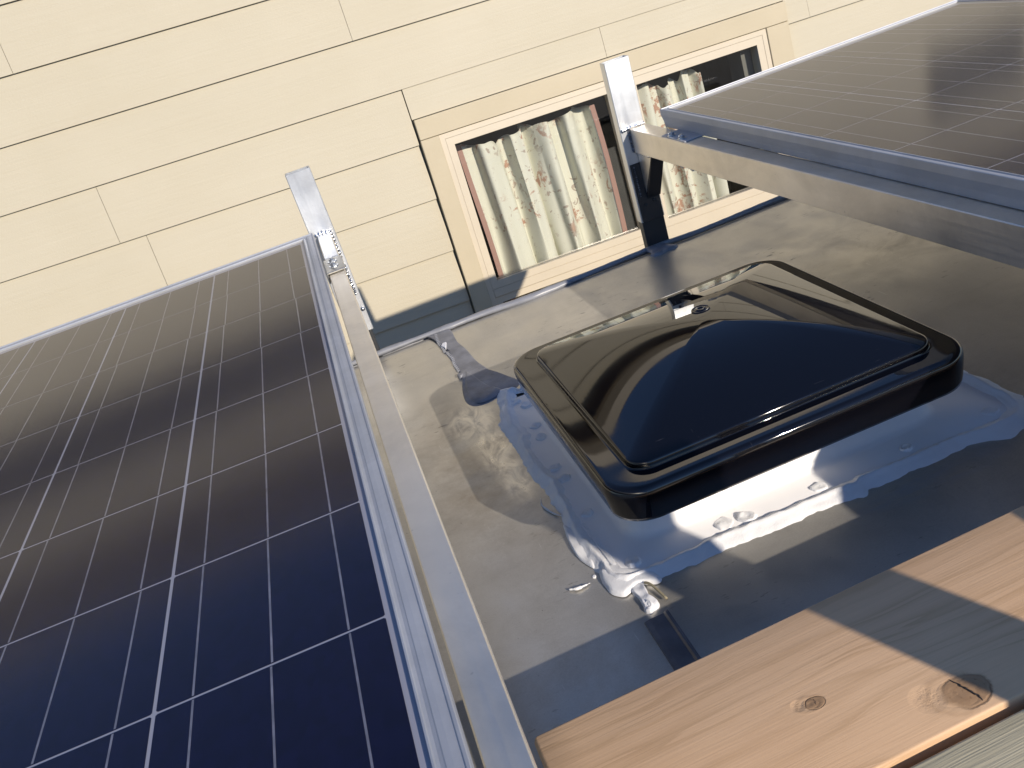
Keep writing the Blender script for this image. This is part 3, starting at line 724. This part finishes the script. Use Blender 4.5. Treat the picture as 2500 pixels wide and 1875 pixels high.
# ------------------------------------------------------------------ solar panels
P = .158
def solar(name_label, origin, rot, sgn, cols, v0, v1, cell0):
    """sgn -1: cells run to -x from the visible long edge, +1 to +x"""
    root = empty('solar_panel', origin, name_label, 'solar panel', 'solar panels mounted across the van roof')
    root.rotation_euler = rot
    me = None
    rows_ = range(v0, v1)
    for c_ in range(cols):
        for r in rows_:
            cx = sgn * (c_ + .5) * P; cy = (r + .5) * P
            if me is None:
                h = P / 2 - .0012; hx = P / 2 - .0014; k = .0012
                ol = [(-hx + k, -h), (hx - k, -h), (hx, -h + k), (hx, h - k), (hx - k, h), (-hx + k, h), (-hx, h - k), (-hx, -h + k)]
                a_, b_ = loft([[(x, y, -.0033) for x, y in ol], [(x, y, -.0030) for x, y in ol]], True, False)
                o = MB().add(a_, b_).obj('cell', 'cell', root); me = o.data
                mt = MB()
            else:
                o = bpy.data.objects.new('cell', me); COL.objects.link(o); o.parent = root
            o.location = (cx, cy, 0)
    for c_ in range(cols):
        for q in (1 / 6, .5, 5 / 6):
            x = sgn * (c_ + q) * P; b = MB()
            for r in rows_:
                jx = random.uniform(-.0007, .0007); j2 = random.uniform(-.0006, .0006)
                y0, y1 = r * P + .002, (r + 1) * P - .002; w = .00075
                b.add([(x - w + jx, y0, -.00290), (x + w + jx, y0, -.00290), (x + w + jx + j2, y1, -.00290), (x - w + jx + j2, y1, -.00290), (x - w + jx, y0, -.00296), (x + w + jx, y0, -.00296), (x + w + jx + j2, y1, -.00296), (x - w + jx + j2, y1, -.00296)],
                      [(0, 1, 2, 3), (7, 6, 5, 4), (0, 4, 5, 1), (1, 5, 6, 2), (2, 6, 7, 3), (3, 7, 4, 0)])
            b.obj('busbar', 'busbar', root, fix=False)
    xa, xb = sorted((-sgn * .0065, sgn * (cols * P + .0065))); ya, yb = v0 * P - .016, v1 * P + .016
    box('backsheet', (xa, ya, -.0050), (xb, yb, -.0034), 'backsheet', root)
    mesh_obj('glass', [(xa, ya, -.0004), (xb, ya, -.0004), (xb, yb, -.0004), (xa, yb, -.0004)], [(0, 1, 2, 3)], 'solar_glass', root)
    # extruded frame: four mitred bars sharing one profile
    def rect(o, z): return [(xa - o, ya - o, z), (xb + o, ya - o, z), (xb + o, yb + o, z), (xa - o, yb + o, z)]
    w = FW
    k = w / .0185
    prof_ = [(-.0012, -.0004), (-.0010, .0004), (.0002 * k, .0005), (.0010 * k, -.0006), (.0030 * k, -.0012), (.0052 * k, -.0006), (.0062 * k, .0002), (.0100 * k, .0004), (.0152 * k, .0000), (.0160 * k, .0012), (w - .0008, .0014), (w, .0006), (w, -.010), (w - .0025, -.0225), (w - .0035, -.0335), (w - .005, -.0345), (.0, -.0345), (.0, -.0325), (0, -.0055), (-.0012, -.0055)]
    rings_ = [rect(o, z) for o, z in prof_]; rings_.append(rings_[0])
    full_v, full_f = loft(rings_)
    # split by side so each bar is a part
    for s_ in range(4):
        vs = []; fs = []
        for rg_ in rings_: vs += [rg_[s_], rg_[(s_ + 1) % 4]]
        nr = len(rings_)
        for i in range(nr - 1): fs.append((2 * i, 2 * i + 1, 2 * i + 3, 2 * i + 2))
        MB().add(vs, fs).obj('frame_bar', 'frame_alu', root)
    return root
FW = .0185
solar('left solar panel, dark blue cells with white grid beside the long aluminium rail', (0, 0, 0), (0, 0, 0), -1, 4, -2, 7, 0)
FW = .0115
solar('right solar panel with grey silver edge, set high above the rail at the upper right', (.752, .025, -.010), (0, 0, R(.7)), 1, 4, -3, 7, 0)

# ------------------------------------------------------------------ racks
def weld(path, r, name, par, seed, mat='weld'):
    sp_ = []
    P_ = resample(path, int(max(8, sum((Vector(path[i + 1]) - Vector(path[i])).length for i in range(len(path) - 1)) / .0016)))
    rd = [r * (.72 + .42 * abs(math.sin(i * .75 + seed))) for i in range(len(P_))]
    P_ = [q + Vector((noise.noise(Vector((i * .6, seed, 0))) * .001, 0, noise.noise(Vector((i * .5, seed, 4))) * .001)) for i, q in enumerate(P_)]
    a_, b_ = tube(P_, rd, 8, .3, seed); return MB().add(a_, b_).obj(name, mat, par, True)
def hexbolt(x, y, z, par, r=.0055, h=.0045, down=False, name='bolt', tilt=0):
    s_ = -1 if down else 1
    rg_ = [[(x + r * 1.5 * math.cos(a * math.pi / 6), y + r * 1.5 * math.sin(a * math.pi / 6), z + s_ * hh) for a in range(12)] for hh in (0, .001)]
    a_, b_ = loft(rg_, True, True); m_ = MB().add(a_, b_)
    rg_ = [[(x + rr * math.cos(tilt + a * math.pi / 3), y + rr * math.sin(tilt + a * math.pi / 3), z + s_ * hh) for a in range(6)] for rr, hh in ((r, .001), (r, h), (r * .8, h + .0008))]
    a_, b_ = loft(rg_, True, True); m_.add(a_, b_)
    rg_ = [[(x + .0028 * math.cos(a * math.pi / 4), y + .0028 * math.sin(a * math.pi / 4), z + s_ * hh) for a in range(8)] for hh in (h, h + .003)]
    a_, b_ = loft(rg_, True, True); m_.add(a_, b_)
    return m_.obj(name, 'bolt_steel', par)
def channel(x0, x1, y0, y1, z0, z1, th, name, mat, par):
    """rectangular tube, open at the top"""
    e = .0012
    def o(i, z):
        return [(x0 + i + e, y0 + i, z), (x1 - i - e, y0 + i, z), (x1 - i, y0 + i + e, z), (x1 - i, y1 - i - e, z), (x1 - i - e, y1 - i, z), (x0 + i + e, y1 - i, z), (x0 + i, y1 - i - e, z), (x0 + i, y0 + i + e, z)]
    a_, b_ = loft([o(0, z0), o(0, z1 - .0004), o(.0004, z1), o(th, z1 - .0002), o(th, z1 - .02)], True, True)
    return MB().add(a_, b_).obj(name, mat, par)
# left rack
rl = empty('mounting_rack', (.04, 1.25, -.30), 'left aluminium rack: upright post and long rail lying along the left panel edge', 'mounting rack', 'racks carrying the solar panels')
def T(o, ox, oy, oz):
    o.location = (-ox, -oy, -oz); return o
LX, LY, LZ = .04, 1.25, -.30
def L(o): return T(o, LX, LY, LZ)
L(channel(.0155, .0635, 1.247, 1.272, -.245, .094, .003, 'post', 'post_alu', rl))
L(box('post_foot', (.020, 1.250, -.40), (.060, 1.275, -.2455), 'dark_steel', rl, .001))
L(MB().box((.0275, -.72, -.088), (.0545, 1.2465, -.036), .0012).obj('rail', 'rail_alu', rl))
L(channel(.0155, .0635, -.745, -.7205, -.33, .10, .003, 'post', 'post_alu', rl))
# raised saddle block between post and clip
L(MB().box((.0285, 1.055, -.0355), (.0535, 1.2465, -.0305), .001).obj('saddle_bar', 'post_alu', rl))
cl = MB(); cl.box((.0245, .965, -.0350), (.0575, 1.050, -.0312), .0012); cl.box((.0240, .965, -.050), (.0262, 1.050, -.0318), .0008)
cl = L(cl.obj('bracket', 'clip_alu', rl))
for yy in (1.026, .995):
    b_ = hexbolt(.040, yy, -.0312, rl, tilt=.4); b_.parent = rl; L(b_)
L(weld([(.0255, 1.2455, -.0300), (.0385, 1.2450, -.0280), (.0545, 1.2455, -.0300)], .0030, 'weld_bead', rl, 1))
L(weld([(.0552, 1.2450, -.029), (.0560, 1.2452, -.06), (.0565, 1.2452, -.085)], .0030, 'weld_bead', rl, 2))
L(weld([(.0560, 1.2452, -.098), (.0562, 1.2452, -.165)], .0032, 'weld_bead', rl, 3))
v_, f_ = tube([(.058, 1.2465, -.198), (.058, 1.2435, -.198)], .0042, 12); L(MB().add(v_, f_).obj('rivet', 'bolt_steel', rl, True))
# right rack
rr = empty('mounting_rack', (.70, 1.25, -.30), 'right aluminium rack, its post in front of the curtains and rail under the right panel', 'mounting rack', 'racks carrying the solar panels')
RXo, RYo, RZo = .70, 1.25, -.30
RM = Matrix.Translation((-RXo, -RYo, -RZo))
def RR(o): o.location = (-RXo, -RYo, -RZo); return o
RR(channel(.6640, .7170, 1.247, 1.272, -.2400, .091, .003, 'post', 'post_alu', rr))
RR(channel(.6655, .7155, 1.2485, 1.2705, -.36, -.2405, .003, 'post_foot', 'dark_steel', rr))
RR(box('post_sleeve', (.6670, 1.2440, -.2395), (.7145, 1.2468, -.1150), 'dark_steel', rr, .0008))
# rail, slightly skewed with the panel
rlx = []
def rail_pts(y): return .7015 + (1.2465 - y) * .0135
x_a, x_b = rail_pts(1.2465), rail_pts(-.72)
w_ = .036; zt_, zb_ = -.0447, -.0935
def sec(x, y): 
    e = .0012
    return [(x + e, y, zb_), (x + w_ - e, y, zb_), (x + w_, y, zb_ + e), (x + w_, y, zt_ - e), (x + w_ - e, y, zt_), (x + e, y, zt_), (x, y, zt_ - e), (x, y, zb_ + e)]
xs_ = .683
a_, b_ = loft([sec(xs_ + (1.2465 - y) * .0235, y) for y in (1.2465, .9, .5, .1, -.3, -.72)], True, True)
RR(MB().add(a_, b_).obj('rail', 'rail_alu', rr))
def rx(y): return xs_ + (1.2465 - y) * .0235
RR(channel(.620, .700, -.645, -.620, -.34, .26, .003, 'post', 'post_alu', rr))
RR(weld([(.668, 1.2455, -.0445), (.690, 1.2445, -.0415), (.716, 1.2455, -.0425)], .0036, 'weld_bead', rr, 5))
RR(weld([(rx(1.24) - .0015, 1.2450, -.046), (rx(1.24) - .0015, 1.2450, -.092)], .0028, 'weld_bead', rr, 6, 'grey_sealant'))
RR(weld([(.674, 1.2455, -.12), (.6745, 1.2455, -.185)], .0022, 'weld_bead', rr, 7, 'grey_sealant'))
# gusset: triangular plate under the rail with a dark folded brace
gx = .688
gv = [(gx, 1.2435, -.094), (gx, 1.175, -.0945), (gx, 1.2435, -.180), (gx + .003, 1.2435, -.094), (gx + .003, 1.175, -.0945), (gx + .003, 1.2435, -.180)]
RR(MB().add(gv, [(0, 1, 2), (5, 4, 3), (0, 3, 4, 1), (1, 4, 5, 2), (2, 5, 3, 0)]).obj('gusset', 'rail_alu', rr))
gv = []
for dx in (.0, .028):
    gv += [(gx + dx, 1.176, -.095), (gx + dx, 1.172, -.0945), (gx + dx, 1.2405, -.1925), (gx + dx, 1.2435, -.186)]
RR(MB().add(gv, [(0, 1, 2, 3), (7, 6, 5, 4), (0, 4, 5, 1), (1, 5, 6, 2), (2, 6, 7, 3), (3, 7, 4, 0)]).obj('gusset_brace', 'gusset_dark', rr))
RR(weld([(gx, 1.2400, -.0942), (gx - .001, 1.18, -.0948)], .0018, 'weld_bead', rr, 9))
# clamp plate with two bolts on the rail
xx = rx(1.05)
pl = MB(); pl.box((xx + .001, 1.000, zt_ - .0002), (xx + .052, 1.098, zt_ + .0022), .0008)
RR(pl.obj('bracket', 'frame_alu', rr))
for yy in (1.072, 1.028):
    RR(hexbolt(xx + .010, yy, zt_ + .0022, rr, r=.0058, h=.005, tilt=.3))
    RR(hexbolt(xx + .010, yy - .02, zb_, rr, r=.0050, h=.004, down=True))
for yy in (-.2406, -.2406):
    pass
for xx_, z_ in ((.681, -.205), (.702, -.200)):
    v_, f_ = tube([(xx_, 1.2445, z_), (xx_, 1.2415, z_)], .0032, 10); RR(MB().add(v_, f_).obj('rivet', 'dark_steel', rr, True))

# ------------------------------------------------------------------ lumber
def lumber(name, x0, x1, y0, y1, z0, z1, mat, seed, rad=.0022):
    vs = []; fs = []; nl = 60; prof_ = []
    hw = (y1 - y0) / 2; hz = (z1 - z0) / 2
    for sx, sy, a0 in ((1, 1, 0), (-1, 1, 90), (-1, -1, 180), (1, -1, 270)):
        for k in range(4):
            a = R(a0 + 30 * k); prof_.append((sx * (hw - rad) + rad * math.cos(a), sy * (hz - rad) + rad * math.sin(a)))
    rings_ = []
    xs = [x0, x0 + .0006, x0 + .002, x0 + .004] + [x0 + .004 + (x1 - x0 - .008) * i / nl for i in range(1, nl)] + [x1 - .004, x1 - .0005, x1]
    for i, x in enumerate(xs):
        e = min(x - x0, x1 - x); sh = .0035 * (1 - min(1, e / .004)) ** 2
        rings_.append([(x, (y0 + y1) / 2 + y * (1 - sh / hw) + .0007 * noise.noise(Vector((x * 9, y * 30, seed))), (z0 + z1) / 2 + z * (1 - sh / hz) + .0005 * noise.noise(Vector((x * 7, z * 30 + y * 9, seed + 3)))) for y, z in prof_])
    a_, b_ = loft(rings_, True, True)
    return MB().add(a_, b_).obj(name, mat, None, True)
b1 = lumber('lumber_board', 0, 1.75, -.1645, 0, -.038, 0, 'fir_board', 2)
b1.location = (.0575, .0738, -.230); b1.rotation_euler = (0, 0, R(1.47))
tag(b1, 'smooth reddish brown softwood board with two knots, lying flat in the foreground at bottom right', 'board')
b2 = lumber('lumber_board', 0, 1.6, -.14, 0, -.033, 0, 'treated_board', 8, .003)
b2.location = (.10, -.0985, -.2318); b2.rotation_euler = (0, 0, R(1.5))
tag(b2, 'greenish weathered board below and in front of the knotty board, in the corner', 'board')
# drying crack across the large knot, and a short one in the small knot
def crack(pts, w, name='knot_crack'):
    cp = smooth_path(pts, 5)
    cp = [q + Vector((noise.noise(Vector((i * .9, 3, 0))) * .0012, 0, 0)) for i, q in enumerate(cp)]
    a_, b_ = tube([tuple(q) for q in cp], [.00015 + w * math.sin(math.pi * i / (len(cp) - 1)) * (.7 + .5 * noise.noise(Vector((i * .8, 1, 2)))) for i in range(len(cp))], 5)
    MB().add(a_, b_).obj(name, 'gusset_dark', b1)
kx, ky = .3130, -.1425
crack([(kx - .004, ky + .0150, .0002), (kx - .0015, ky + .007, .0002), (kx + .0005, ky - .001, .0002), (kx + .0025, ky - .0085, .0002), (kx + .002, ky - .013, .0000)], .0010)
crack([(.2145, -.0890, .0000), (.2140, -.0925, .0001), (.2130, -.0950, .0000)], .0001)
